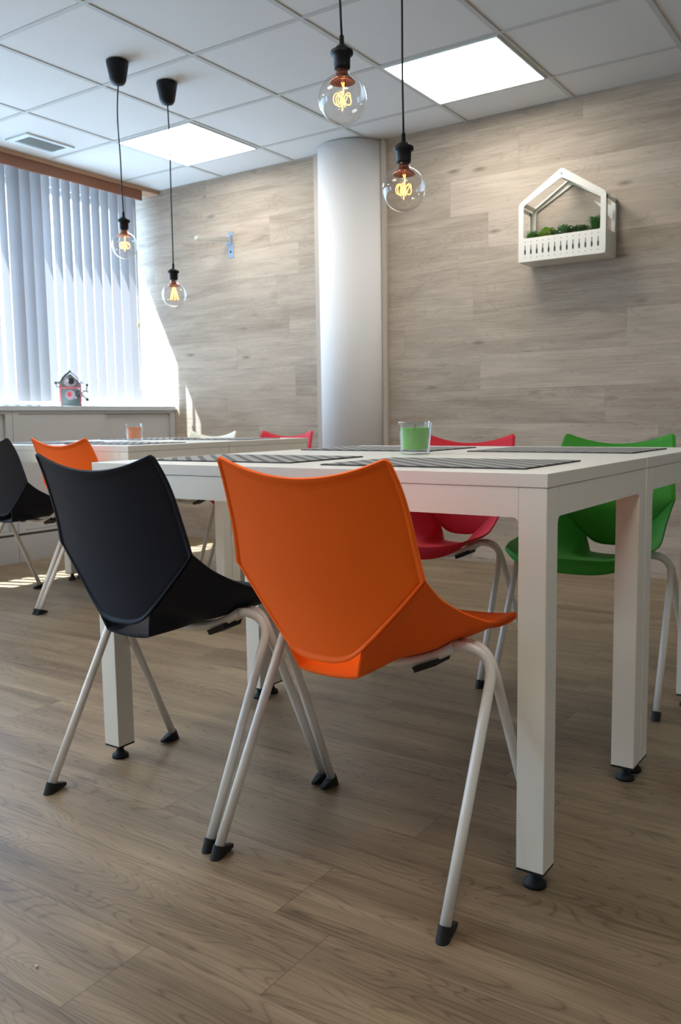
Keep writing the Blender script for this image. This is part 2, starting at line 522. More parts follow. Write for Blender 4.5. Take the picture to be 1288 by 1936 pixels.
bm = new(); lathe(bm, [(0, -0.025), (0.008, -0.02), (0.010, 0), (0.006, 0.02), (0, 0.025)], 12, (0.056, -0.02, 0.56))
obj('pull_knob', bm, MAT['knob'], vb)

# ------------------------------------------------------------------ cabinets under the window
def cabinet(y0, y1, label):
    t = thing('storage_cabinet', label, 'cabinet', (-0.506, y0, 0))
    D = 0.42; W = y1 - y0
    boxobj('plinth', (-D, -0.006, 0.0, W, 0.0, 0.160), MAT['cabinet'], t)
    bm = new()
    box(bm, -D, -0.03, 0.0, W, 0.175, 0.19); box(bm, -D, -0.03, 0.0, W, 0.875, 0.909)
    box(bm, -D, 0.0, 0.0, 0.045, 0.175, 0.909); box(bm, -D, 0.0, W - 0.045, W, 0.175, 0.909)
    box(bm, -D, -D + 0.01, 0.0, W, 0.175, 0.909)
    box(bm, -0.03, 0.0, 0.045, W - 0.045, 0.892, 0.909); box(bm, -0.03, 0.0, 0.045, W - 0.045, 0.175, 0.192)
    obj('body', bm, MAT['cabinet'], t)
    boxobj('shadow_gap', (-D, -0.02, 0.0, W, 0.160, 0.175), MAT['cabinetdark'], t)
    m = 0.045 + (W - 0.09) * 0.53
    boxobj('sliding_door', (-0.014, -0.004, 0.047, m, 0.194, 0.890), MAT['cabinet'], t, 0.001)
    boxobj('sliding_door', (-0.028, -0.018, m - 0.03, W - 0.047, 0.194, 0.890), MAT['cabinet'], t, 0.001)
    return t
cabinet(-1.02, 0.3165, 'pale grey sliding-door cabinet in the corner against the wood wall')
cabinet(-2.36, -1.024, 'pale grey sliding-door cabinet at the left edge of the photo, mostly cut off')
t = boxobj('window_worktop', (XW + 0.002, -0.494, -2.37, 0.3165, 0.910, 0.940), MAT['worktop'], None, 0.003)
tag(t, 'long pale grey worktop over the cabinets under the window', 'worktop')
t = boxobj('document_folder', (-0.74, -0.58, -1.10, -0.765, 0.9405, 0.951), MAT['folder'], None, 0.002)
tag(t, 'thin flat pale grey cover lying on the window worktop', 'folder')

# ------------------------------------------------------------------ ceiling lights, vent
first = None
for (i, j) in lights:
    x, y = 0.6 * i + 0.3, -0.6 * j - 0.3
    lab = {(0, 0): 'lit square ceiling panel nearer the window blinds', (3, 0): 'lit square ceiling panel above the wood wall right of the column'}.get((i, j),
           'unseen ceiling panel added for fill light, %s, %s' % ({5: 'overhead of the camera', 10: 'far behind the camera'}.get(j), {0: 'window side', 3: 'middle of room', 6: 'right-hand side'}[i]))
    t = thing('ceiling_light', lab, 'ceiling light', (x, y, 2.445), 0, 'square ceiling light panels')
    bm = new()
    for (a, b, c, d) in ((-0.288, 0.288, -0.288, -0.279), (-0.288, 0.288, 0.279, 0.288), (-0.288, -0.279, -0.279, 0.279), (0.279, 0.288, -0.279, 0.279)):
        box(bm, a, b, c, d, 0.0, 0.013)
    obj('frame', bm, MAT['ventwhite'], t)
    boxobj('diffuser', (-0.279, 0.279, -0.279, 0.279, 0.002, 0.010), MAT['panel'], t)

t = thing('ceiling_vent', 'small rectangular air vent set in the ceiling near the blinds', 'vent', (-0.363, -0.835, 2.44))
bm = new()
for (a, b, c, d) in ((-0.10, 0.10, -0.165, -0.125), (-0.10, 0.10, 0.125, 0.165), (-0.10, -0.07, -0.125, 0.125), (0.07, 0.10, -0.125, 0.125)):
    box(bm, a, b, c, d, 0.004, 0.018)
obj('frame', bm, MAT['ventwhite'], t)
boxobj('back_plate', (-0.07, 0.07, -0.125, 0.125, 0.012, 0.018), MAT['ventgrey'], t)
for k in range(6):
    bm = new(); x = -0.055 + 0.022 * k
    vs = [bm.verts.new(p) for p in ((x, -0.125, 0.012), (x, 0.125, 0.012), (x + 0.014, 0.125, 0.0), (x + 0.014, -0.125, 0.0),
                                    (x + 0.002, -0.125, 0.012), (x + 0.002, 0.125, 0.012), (x + 0.016, 0.125, 0.0), (x + 0.016, -0.125, 0.0))]
    for f in ((0, 1, 2, 3), (7, 6, 5, 4), (0, 4, 5, 1), (3, 2, 6, 7), (0, 3, 7, 4), (1, 5, 6, 2)): bm.faces.new([vs[q] for q in f])
    obj('louver', bm, MAT['ventgrey'], t)

# ------------------------------------------------------------------ tables
def make_table(label, x, y):
    t = thing('dining_table', label, 'table', (x, y, 0), -0.008, 'white rectangular tables pushed together in two blocks')
    W, D, lw = 1.149, 0.596, 0.051
    boxobj('tabletop', (0, W, 0, D, 0.716, 0.740), MAT['tablewhite'], t, 0.0012)
    e = 0.001
    zt, zb = 0.7155, 0.664
    def rail(a, b, c, d):
        return (a, b, c, d)
    bm = new()
    def fil_rail(bm, x0, x1, y0, y1, along):
        # rail with small fillets at both lower corners
        r = 0.010
        n = 5
        prof = []
        A, B = (x0, x1) if along == 'x' else (y0, y1)
        pts = [(A, zt), (A, zb - r)]
        for q in range(n + 1):
            a = math.pi - (math.pi / 2) * q / n
            pts.append((A + r + r * math.cos(a), zb - r + r * math.sin(a)))
        for q in range(n + 1):
            a = math.pi / 2 - (math.pi / 2) * q / n
            pts.append((B - r + r * math.cos(a), zb - r + r * math.sin(a)))
        pts += [(B, zb - r), (B, zt)]
        c0, c1 = (y0, y1) if along == 'x' else (x0, x1)
        # clean duplicates
        cl = []
        for p in pts:
            if not cl or (abs(p[0] - cl[-1][0]) + abs(p[1] - cl[-1][1])) > 1e-5: cl.append(p)
        mk = (lambda u, z, c: (u, c, z)) if along == 'x' else (lambda u, z, c: (c, u, z))
        f0 = [bm.verts.new(mk(u, z, c0)) for u, z in cl]; f1 = [bm.verts.new(mk(u, z, c1)) for u, z in cl]
        bm.faces.new(f0); bm.faces.new(f1[::-1])
        for q in range(len(cl)):
            q2 = (q + 1) % len(cl)
            bm.faces.new((f0[q], f1[q], f1[q2], f0[q2]))
    for (a, b, c, d, al) in ((lw + e, W - lw - e, e, 0.03, 'x'), (lw + e, W - lw - e, D - 0.03, D - e, 'x'),
                             (e, 0.03, lw + e, D - lw - e, 'y'), (W - 0.03, W - e, lw + e, D - lw - e, 'y')):
        bm = new(); fil_rail(bm, a, b, c, d, al)
        obj('apron_rail', bm, MAT['metalwhite'], t)
    for (a, c) in ((e, e), (W - lw - e, e), (e, D - lw - e), (W - lw - e, D - lw - e)):
        l = boxobj('leg', (a, a + lw, c, c + lw, 0.037, zt), MAT['metalwhite'], t, 0.0015)
        bm = new()
        box(bm, a + 0.0005, a + lw - 0.0005, c + 0.0005, c + lw - 0.0005, 0.033, 0.037)
        cx, cy = a + lw / 2, c + lw / 2
        lathe(bm, [(0, 0.033), (0.009, 0.033), (0.009, 0.018), (0.013, 0.013), (0.020, 0.008), (0.021, 0.0), (0, 0.0)], 24, (cx, cy, 0))
        obj('levelling_foot', bm, MAT['blackfoot'], l)
    return t
TX, TY = 2.321, -2.795
BX, BY = 0.205, -1.80
ta = make_table('white table in front, with its corner leg right of the large orange chair', TX, TY)
G = 'white rectangular tables pushed together in two blocks'
dup(ta, (TX + 0.005, TY + 0.599, 0), -0.008, 'white table joined behind the front one, beside the red and green chairs', G)
dup(ta, (BX, BY, 0), -0.008, 'nearer white table of the far block beside the small orange chair', G)
dup(ta, (BX + 0.005, BY + 0.599, 0), -0.008, 'farther white table of the far block beside the cream and red chairs', G)

# ------------------------------------------------------------------ chairs
def interp(tab, x):
    if x <= tab[0][0]: return tab[0][1]
    for (a, va), (b, vb) in zip(tab[:-1], tab[1:]):
        if x <= b:
            t = (x - a) / (b - a); return va + (vb - va) * t
    return tab[-1][1]

def smooth_tab(tab, x):
    # catmull-rom through table points
    n = len(tab)
    if x <= tab[0][0]: return tab[0][1]
    if x >= tab[-1][0]: return tab[-1][1]
    for i in range(n - 1):
        if x <= tab[i + 1][0]:
            x0, y0 = tab[i]; x1, y1 = tab[i + 1]
            m0 = (tab[i + 1][1] - tab[i - 1][1]) / (tab[i + 1][0] - tab[i - 1][0]) if i > 0 else (y1 - y0) / (x1 - x0)
            m1 = (tab[i + 2][1] - tab[i][1]) / (tab[i + 2][0] - tab[i][0]) if i < n - 2 else (y1 - y0) / (x1 - x0)
            h = x1 - x0; t = (x - x0) / h
            return ((2 * t ** 3 - 3 * t ** 2 + 1) * y0 + (t ** 3 - 2 * t ** 2 + t) * h * m0
                    + (-2 * t ** 3 + 3 * t ** 2) * y1 + (t ** 3 - t ** 2) * h * m1)

XH = [(0.577, 0.197), (0.64, 0.1905), (0.70, 0.1865), (0.74, 0.182), (0.778, 0.1755)]
YB = [(0.38, 0.044), (0.45, 0.046), (0.52, 0.041), (0.577, 0.031), (0.64, 0.016), (0.70, -0.002), (0.74, -0.018), (0.778, -0.037)]
ZA = [(0.0, 0.420), (0.03, 0.4215), (0.06, 0.431), (0.09, 0.457), (0.14, 0.511), (0.17, 0.545), (0.197, 0.577)]
def back_y(x, z): return smooth_tab(YB, z) - 0.028 * (1 - min(1.0, (x / 0.19) ** 2))
def arc(u):
    x = 0.197 * u
    z = smooth_tab(ZA, abs(x))
    return x, back_y(x, z), z

def backrest_bm():
    bm = new()
    us = [-1.0, -0.972, -0.958]; us += [-0.945 + 1.89 * k / 38 for k in range(39)]; us += [0.958, 0.972, 1.0]
    vs_ = [0.0, 0.014, 0.024] + [k / 26 * 0.972 for k in range(1, 27)] + [0.981, 1.0]
    g = []
    for v in vs_:
        row = []
        W = smooth_tab(XH, 0.577 + 0.201 * v)
        for u in us:
            za = arc(u)[2]
            zt = 0.741 + 0.037 * abs(u) ** 2.0
            if abs(u) > 0.93: zt -= 0.010 * ((abs(u) - 0.93) / 0.07) ** 2
            z = za + (zt - za) * v
            x = u * W
            # raised lip running round the edge
            lip = 0.0026 if (abs(u) > 0.965 or v > 0.978 or v < 0.018) else 0.0
            row.append(bm.verts.new((x, back_y(x, z) - lip, z)))
        g.append(row)
    for j in range(len(vs_) - 1):
        for i in range(len(us) - 1):
            f = bm.faces.new((g[j][i], g[j][i + 1], g[j + 1][i + 1], g[j + 1][i])); f.smooth = True
    return bm

RIM = [(0.197, 0.031, 0.577), (0.1955, 0.06, 0.555), (0.1955, 0.09, 0.535), (0.199, 0.15, 0.505), (0.206, 0.205, 0.482), (0.211, 0.25, 0.467),
       (0.211, 0.30, 0.460), (0.207, 0.35, 0.457), (0.196, 0.395, 0.452)]
_L = [0.0]
for a, b in zip(RIM[:-1], RIM[1:]): _L.append(_L[-1] + (Vector(b) - Vector(a)).length)
_L = [q / _L[-1] for q in _L]
def rim(s):
    return [smooth_tab([(_L[k], RIM[k][c]) for k in range(len(RIM))], s) for c in range(3)]

def seat_bm():
    bm = new()
    NU, NS = 44, 30
    g = []
    for j in range(NS + 1):
        s = j / NS
        rx, ry, rz_ = rim(s)
        m = min(1.0, s / 0.42); m = m * m * (3 - 2 * m)
        zc = 0.392 + 0.040 * s ** 1.3 - 0.004 * math.sin(math.pi * s)
        yc = 0.032 + s * 0.408
        row = []
        for i in range(NU + 1):
            u = -1 + 2 * i / NU
            au = abs(u)
            ax, ay, az = arc(u)
            # slot between seat and back
            k = 1.0 if abs(ax) < 0.062 else (0.0 if abs(ax) > 0.078 else (0.078 - abs(ax)) / 0.016)
            az2 = az * (1 - k) + (0.391 + 0.006 * (ax / 0.07) ** 2) * k
            ay2 = ay * (1 - k) + 0.034 * k
            x = ax + (u * rx - 0.197 * u)
            zm = zc + (rz_ - zc) * au ** 3.4
            z = (1 - m) * (az2 + (rz_ - 0.577) * au ** 5) + m * zm
            # keep row 0 exact and pull the wings into a clean fold
            ym = yc + (ry - yc) * au ** 3.0
            dy = ay2 - (0.032 + (0.031 - 0.032) * au ** 3.0)
            y = ym + dy * (1 - s) ** 2
            row.append(bm.verts.new((x, y, z)))
        g.append(row)
    # waterfall lip along the front
    for (dy, dz) in ((0.007, -0.003), (0.012, -0.012), (0.013, -0.026), (0.009, -0.036)):
        row = []
        for i in range(NU + 1):
            u = -1 + 2 * i / NU
            b = g[NS][i].co
            w = 1 - 0.75 * abs(u) ** 4
            row.append(bm.verts.new((b.x, b.y + dy * (1 - 0.6 * abs(u) ** 4), b.z + dz * w)))
        g.append(row)
    for j in range(len(g) - 1):
        for i in range(NU):
            f = bm.faces.new((g[j][i], g[j][i + 1], g[j + 1][i + 1], g[j + 1][i])); f.smooth = True
    return bm

def leg_pts(sx, rear):
    """from the floor up and round the bend under the seat"""
    fy = 0.0 if rear else 0.39
    ty = 0.196 if rear else 0.222
    foot = Vector((sx * 0.2435, fy, 0.010)); top = Vector((sx * 0.234, ty, 0.372))
    pts = [foot, foot.lerp(top, 0.5), top]
    # bend
    end = Vector((sx * 0.165, ty + (0.004 if rear else 0.004), 0.427))
    c1 = top + (top - foot).normalized() * 0.045
    c2 = end + Vector((sx * 0.045, 0, 0.006))
    for q in range(1, 11):
        t = q / 10
        p = top * (1 - t) ** 3 + c1 * 3 * t * (1 - t) ** 2 + c2 * 3 * t * t * (1 - t) + end * t ** 3
        pts.append(p)
    return pts

def make_chair(label, mat, loc, rz, group):
    t = thing('dining_chair', label, 'chair', loc, rz, group)
    b = obj('backrest', backrest_bm(), mat, t, recalc=False)
    s = obj('seat', seat_bm(), mat, t, recalc=False)
    for o in (b, s):
        sm = o.modifiers.new('thick', 'SOLIDIFY'); sm.thickness = 0.0055; sm.offset = 0.0
        bv = o.modifiers.new('bevel', 'BEVEL'); bv.width = 0.0018; bv.segments = 2
        bv.limit_method = 'ANGLE'; bv.angle_limit = math.radians(50)
    for sx in (-1, 1):
        for rear in (True, False):
            bm = new(); pts = leg_pts(sx, rear); tube(bm, pts, 0.0096, 16)
            l = obj('leg', bm, MAT['tubewhite'], t)
            bm = new()
            f = pts[0]; d = (pts[2] - pts[0]).normalized(); fy = 1 if rear else -1
            vs = []
            cen = Vector((f.x, f.y, 0)) + Vector((d.x, d.y, 0)) * 0.0
            for k in range(16):
                a = 2 * math.pi * k / 16
                vs.append(bm.verts.new((cen.x + 0.0115 * math.cos(a), cen.y - fy * 0.004 + 0.0125 * math.sin(a), 0.0)))
                vs.append(bm.verts.new((cen.x + d.x / d.z * 0.012 + 0.0112 * math.cos(a), cen.y + d.y / d.z * 0.012 + 0.0122 * math.sin(a), 0.022 - fy * 0.005 * math.sin(a))))
            for dx in (-0.004, 0.004):
                for z in (0.004, 0.011):
                    vs.append(bm.verts.new((cen.x + dx, cen.y + fy * 0.043, z)))
            bmesh.ops.convex_hull(bm, input=vs)
            for v_ in [v_ for v_ in bm.verts if not v_.link_faces]: bm.verts.remove(v_)
            obj('foot_cap', bm, MAT['blackfoot'], l)
    bm = new()
    for yy in (0.200, 0.226):
        pts = []
        for q in range(-8, 9):
            u = q / 8
            x = 0.165 * u
            z = 0.377 + 0.050 * min(1.0, abs(u)) ** 2.2
            pts.append((x, yy, z))
        tube(bm, pts, 0.0096, 14)
    obj('seat_frame', bm, MAT['tubewhite'], t)
    for sx in (-1, 1):
        bm = new()
        vs = [bm.verts.new(p) for p in ((sx * 0.085, 0.182, 0.380), (sx * 0.135, 0.182, 0.402), (sx * 0.135, 0.244, 0.402), (sx * 0.085, 0.244, 0.380),
                                        (sx * 0.088, 0.186, 0.369), (sx * 0.132, 0.186, 0.389), (sx * 0.132, 0.240, 0.389), (sx * 0.088, 0.240, 0.369))]
        for f in ((0, 1, 2, 3), (4, 7, 6, 5), (0, 4, 5, 1), (1, 5, 6, 2), (2, 6, 7, 3), (3, 7, 4, 0)): bm.faces.new([vs[q] for q in f])
        obj('stacking_pad', bm, MAT['blackfoot'], t)
    return t

YN = -3.008
GN = 'plastic shell chairs around the tables'
c_or = make_chair('large orange shell chair in front of the near table, its back to the viewer', MAT['orange'], (3.14, YN - 0.006, 0), 0.0, GN)
c_nv = make_chair('large black-navy shell chair beside the large orange one at the near table', MAT['navy'], (2.62, YN + 0.006, 0), 0.0, GN)
c_rd = make_chair('red shell chair on the far side of the near tables, behind the green candle', MAT['red'], (2.632, -1.405, 0), math.pi, GN)
c_gr = make_chair('green shell chair on the far side of the near tables', MAT['green'], (3.165, -1.415, 0), math.pi, GN)
c_cr = make_chair('cream shell chair on the far side of the far tables', MAT['cream'], (0.53, -0.45, 0), math.pi, GN)
dup(c_or, (1.045, -1.862, 0), 0.0, 'smaller orange shell chair at the far table, just behind the black-navy chair', GN)
dup(c_nv, (0.535, -1.862, 0), 0.0, 'dark navy shell chair cut by the left edge of the photo', GN)
dup(c_rd, (1.06, -0.43, 0), math.pi, 'red shell chair on the far side of the far tables, left of the column', GN)

# ------------------------------------------------------------------ placemats and candles
def placemat(cx, cy, rz, label):
    bm = new()
    w, d, h = 0.45, 0.30, 0.003
    box(bm, -w / 2, w / 2, -d / 2, d / 2, 0, h - 0.0006, 1)
    box(bm, -w / 2 + 0.002, w / 2 - 0.002, -d / 2 + 0.002, d / 2 - 0.002, h - 0.0006, h, 0)
    o = obj('placemat', bm, [MAT['mat'], MAT['matedge']])
    o.location = (cx, cy, 0.7402); o.rotation_euler = (0, 0, rz)
    return tag(o, label, 'placemat', 'grey striped woven placemats on the tables')
placemat(2.612, -2.535, 0.01, 'grey striped placemat between the black-navy and large orange chairs, front left of near table')
placemat(3.170, -2.568, 0.0, 'grey striped placemat directly behind the large orange chair, front right of near table')
placemat(2.615, -1.895, -0.02, 'grey striped placemat behind the green candle, before the red chair')
placemat(3.175, -1.885, -0.03, 'grey striped placemat in front of the green chair')
placemat(0.50, -1.54, 0.0, 'grey striped placemat before the navy chair at the left edge of the photo')
placemat(1.05, -1.55, 0.0, 'grey striped placemat behind the smaller orange chair')
placemat(0.51, -0.89, 0.0, 'grey striped placemat before the cream chair')
placemat(1.06, -0.89, 0.02, 'grey striped placemat before the far red chair left of the column')

def candle(x, y, wax_m, label):
    t = thing('candle_glass', label, 'candle', (x, y, 0.7402))
    bm = new()
    lathe(bm, [(0, 0), (0.036, 0), (0.0375, 0.002), (0.0445, 0.083), (0.0445, 0.085), (0.0415, 0.085), (0.0352, 0.013), (0.034, 0.012), (0, 0.012)], 48)
    obj('tumbler', bm, MAT['tumbler'], t)
    bm = new()
    lathe(bm, [(0, 0.0125), (0.0335, 0.0125), (0.0348, 0.0135), (0.0392, 0.067), (0.0385, 0.069), (0, 0.069)], 40)
    w = obj('wax', bm, wax_m, t)
    bm = new(); tube(bm, [(0, 0, 0.066), (0.001, 0, 0.078)], 0.0009, 6)
    obj('wick', bm, MAT['orn_dark'], w)
    return t
candle(2.868, -2.178, MAT['waxgreen'], 'glass tumbler with green wax standing on the near tables')
candle(0.682, -1.158, MAT['waxorange'], 'glass tumbler with orange wax standing on the far tables')

# ------------------------------------------------------------------ pendant lamps
def pendant(x, y, z, label, fan=False, sway=0.0):
    t = thing('pendant_lamp', label, 'pendant lamp', (x, y, 2.4505), 0, 'bare bulb pendant lamps')
    bm = new()
    lathe(bm, [(0, 0), (0.050, 0), (0.050, -0.006), (0.036, -0.082), (0.028, -0.096), (0.012, -0.102), (0, -0.102)], 36)
    obj('ceiling_cup', bm, MAT['black'], t)
    zb = z - 2.4505          # bulb centre
    zs = zb + 0.128          # top of holder
    bm = new()
    n = 14
    pts = []
    for k in range(n + 1):
        q = k / n
        pts.append((sway * math.sin(math.pi * q) + 0.3 * sway * math.sin(3 * math.pi * q), 0.4 * sway * math.sin(2 * math.pi * q), -0.100 + (zs + 0.02 + 0.100) * q))
    tube(bm, pts, 0.0030, 8)
    obj('cord', bm, MAT['black'], t)
    bm = new()
    lathe(bm, [(0, 0.022), (0.0055, 0.022), (0.006, 0.0), (0.012, -0.002), (0.020, -0.010), (0.0275, -0.014), (0.0285, -0.018), (0.0275, -0.023),
               (0.021, -0.027), (0.0205, -0.050), (0.0195, -0.056), (0.016, -0.057), (0, -0.057)], 36, (0, 0, zs))
    obj('socket', bm, MAT['black'], t)
    # bulb
    R = 0.060
    prof = [(0.0155, 0.076), (0.0155, 0.068), (0.018, 0.0615)]
    a0 = math.acos(0.0575 / R) + 0.06
    for k in range(0, 31):
        a = a0 + (math.pi - a0) * k / 30
        prof.append((max(0.0, R * math.sin(a)) if k < 30 else 0.0, R * math.cos(a)))
    bm = new(); lathe(bm, prof, 48, (0, 0, zb))
    g = obj('bulb', bm, MAT['bulbglass'], t)
    bm = new()
    lathe(bm, [(0, 0.070), (0.0145, 0.070), (0.0148, 0.060), (0.023, 0.050), (0.032, 0.040), (0.029, 0.0395), (0.012, 0.045), (0, 0.045)], 32, (0, 0, zb))
    obj('copper_collar', bm, MAT['copper'], g)
    bm = new()
    if not fan:
        pts = []
        turns = 6
        for k in range(turns * 16 + 1):
            a = 2 * math.pi * k / 16
            th = 2 * math.pi * (k / (turns * 16.0)) * 0.93
            rr = 0.0140 + 0.0090 * math.cos(a)
            pts.append((rr * math.cos(th), rr * math.sin(th), zb + 0.000 + 0.0135 * math.sin(a)))
        tube(bm, pts, 0.0009, 6)
        tube(bm, [(-0.002, 0.0, zb + 0.040), (0.003, 0, zb + 0.028), (0.001, 0, zb + 0.012)], 0.0013, 6)
        tube(bm, [(0.004, 0.001, zb + 0.040), (0.0035, 0, zb + 0.026), (0.003, 0, zb + 0.010)], 0.0013, 6)
        tube(bm, [(0, 0, zb - 0.008), (-0.001, 0, zb - 0.026)], 0.0016, 6)
    else:
        for k in range(9):
            a = 2 * math.pi * k / 9
            tube(bm, [(0.005 * math.cos(a), 0.005 * math.sin(a), zb + 0.034), (0.021 * math.cos(a + 0.1), 0.021 * math.sin(a + 0.1), zb - 0.024)], 0.0011, 6)
    obj('filament', bm, MAT['filament'], g)
    bm = new()
    tube(bm, [(0, 0, zb + 0.05), (0, 0, zb + 0.020), (0, 0, zb - 0.004)], [0.008, 0.004, 0.002], 10)
    obj('glass_stem', bm, MAT['bulbglass'], g)
    return t
pendant(2.745, -2.316, 1.624, 'nearest bare bulb pendant, highest bulb over the near tables', sway=-0.006)
pendant(2.745, -2.014, 1.469, 'bare bulb pendant over the near tables, lower bulb in front of the wood wall', sway=-0.003)
pendant(0.882, -1.353, 1.644, 'left bare bulb pendant of the far pair, in front of the blinds', sway=-0.010)
pendant(0.882, -1.046, 1.455, 'right bare bulb pendant of the far pair, with a fanned filament', fan=True, sway=0.004)

# ------------------------------------------------------------------ wall planter
PX0, PX1, PZ0, PZE, PZA, PYF, PYB = 2.187, 2.640, 1.624, 1.916, 2.066, 0.140, 0.317
t = thing('wall_planter', 'white metal house-shaped planter hanging on the wood wall', 'planter', ((PX0 + PX1) / 2, PYB, PZ0))
W = (PX1 - PX0) / 2; HE = PZE - PZ0; HA = PZA - PZ0; D = PYB - PYF
HB = 0.118   # height of the closed box
def rounded(poly, r, n=5):
    out = []
    N_ = len(poly)
    for i in range(N_):
        p0, p1, p2 = Vector(poly[i - 1]), Vector(poly[i]), Vector(poly[(i + 1) % N_])
        d0, d1 = (p0 - p1).normalized(), (p2 - p1).normalized()
        a, b = p1 + d0 * r, p1 + d1 * r
        for k in range(n + 1):
            q = k / n
            out.append(tuple(a * (1 - q) ** 2 + p1 * 2 * q * (1 - q) + b * q * q))
    return out
def ring_plate(bm, outer, inner, y0, y1):
    """flat plate with one hole, both outlines having the same number of points"""
    a0 = [bm.verts.new((x, y0, z)) for x, z in outer]; a1 = [bm.verts.new((x, y1, z)) for x, z in outer]
    b0 = [bm.verts.new((x, y0, z)) for x, z in inner]; b1 = [bm.verts.new((x, y1, z)) for x, z in inner]
    n = len(outer)
    for k in range(n):
        k2 = (k + 1) % n
        bm.faces.new((a0[k], a0[k2], b0[k2], b0[k])); bm.faces.new((a1[k], b1[k], b1[k2], a1[k2]))
        bm.faces.new((a0[k], a1[k], a1[k2], a0[k2])); bm.faces.new((b0[k], b0[k2], b1[k2], b1[k]))
outer = rounded([(-W, 0), (W, 0), (W, HE), (0, HA), (-W, HE)], 0.018)
inner = rounded([(-W + 0.028, HB), (W - 0.028, HB), (W - 0.028, HE - 0.012), (0, HA - 0.048), (-W + 0.028, HE - 0.012)], 0.010)
bm = new(); ring_plate(bm, outer, inner, -D, -D + 0.004)
obj('front_frame', bm, MAT['planter'], t, 0.001)
bm = new()
inner2 = rounded([(-W + 0.028, HB * 0.5), (W - 0.028, HB * 0.5), (W - 0.028, HE - 0.012), (0, HA - 0.048), (-W + 0.028, HE - 0.012)], 0.010)
ring_plate(bm, outer, inner2, -0.006, -0.002)
obj('back_frame', bm, MAT['planter'], t, 0.001)
bm = new()
yf, yb = -D + 0.004, -0.006
box(bm, -W, W, yf, yb, 0.0, 0.004)
for sx in (-1, 1):
    xa, xb = sorted((sx * W, sx * (W - 0.003)))
    box(bm, xa, xb, yf, yb, 0.004, HB)
    box(bm, xa, xb, yf, yf + 0.022, HB, HE - 0.014); box(bm, xa, xb, yb - 0.022, yb, HB, HE - 0.014)
    box(bm, xa, xb, yf, yb, HE - 0.030, HE - 0.010)
obj('trough', bm, MAT['planter'], t)
bm = new()
for sx in (-1, 1):      # sloping roof rails along eave and ridge, tying the two frames
    def rp(q, d): return (sx * W * (1 - q), HE + (HA - HE) * q - d)
    for (q0, q1) in ((0.02, 0.10), (0.86, 0.99)):
        p = [rp(q0, 0.004), rp(q1, 0.004), rp(q1, 0.008), rp(q0, 0.008)]
        v0 = [bm.verts.new((x, yf, z)) for x, z in p]; v1 = [bm.verts.new((x, yb, z)) for x, z in p]
        bm.faces.new(v0); bm.faces.new(v1[::-1])
        for k in range(4): bm.faces.new((v0[k], v1[k], v1[(k + 1) % 4], v0[(k + 1) % 4]))
    # inner flange of each gable, in two stripes
    for (ya, yb2) in ((yf, yf + 0.014), (yb - 0.014, yb)):
        p = [rp(0.05, 0.012), rp(0.97, 0.012), rp(0.97, 0.016), rp(0.05, 0.016)]
        v0 = [bm.verts.new((x, ya, z)) for x, z in p]; v1 = [bm.verts.new((x, yb2, z)) for x, z in p]
        bm.faces.new(v0); bm.faces.new(v1[::-1])
        for k in range(4): bm.faces.new((v0[k], v1[k], v1[(k + 1) % 4], v0[(k + 1) % 4]))
obj('roof_rails', bm, MAT['planter'], t)
for yy in (-D - 0.0005, -0.007):
    bm = new()
    for k in range(1):
        tube(bm, [(0, yy + 0.0045, HA - 0.030), (0, yy - 0.001, HA - 0.030)], 0.0035, 10)
    obj('hinge_pin', bm, MAT['orn_dark'], t)
bm = new()
for k in range(13):
    x = -W + 0.037 + (2 * W - 0.074) * k / 12
    for z, r in ((0.100, 0.0022), (0.020, 0.0022)):
        tube(bm, [(x, -D + 0.002, z), (x, -D - 0.0006, z)], r, 8)
    y0, y1 = -D - 0.0006, -D + 0.002
    pts = [(-0.0016, 0.084), (0.0016, 0.084), (0.0020, 0.064), (0.0045, 0.056), (0.0045, 0.044), (0.0025, 0.036), (-0.0025, 0.036), (-0.0045, 0.044), (-0.0045, 0.056), (-0.0020, 0.064)]
    a = [bm.verts.new((x + p, y0, z)) for p, z in pts]; b = [bm.verts.new((x + p, y1, z)) for p, z in pts]
    bm.faces.new(a); bm.faces.new(b[::-1])
    for q in range(len(pts)): bm.faces.new((a[q], b[q], b[(q + 1) % len(pts)], a[(q + 1) % len(pts)]))
obj('slot_row', bm, MAT['orn_dark'], t)

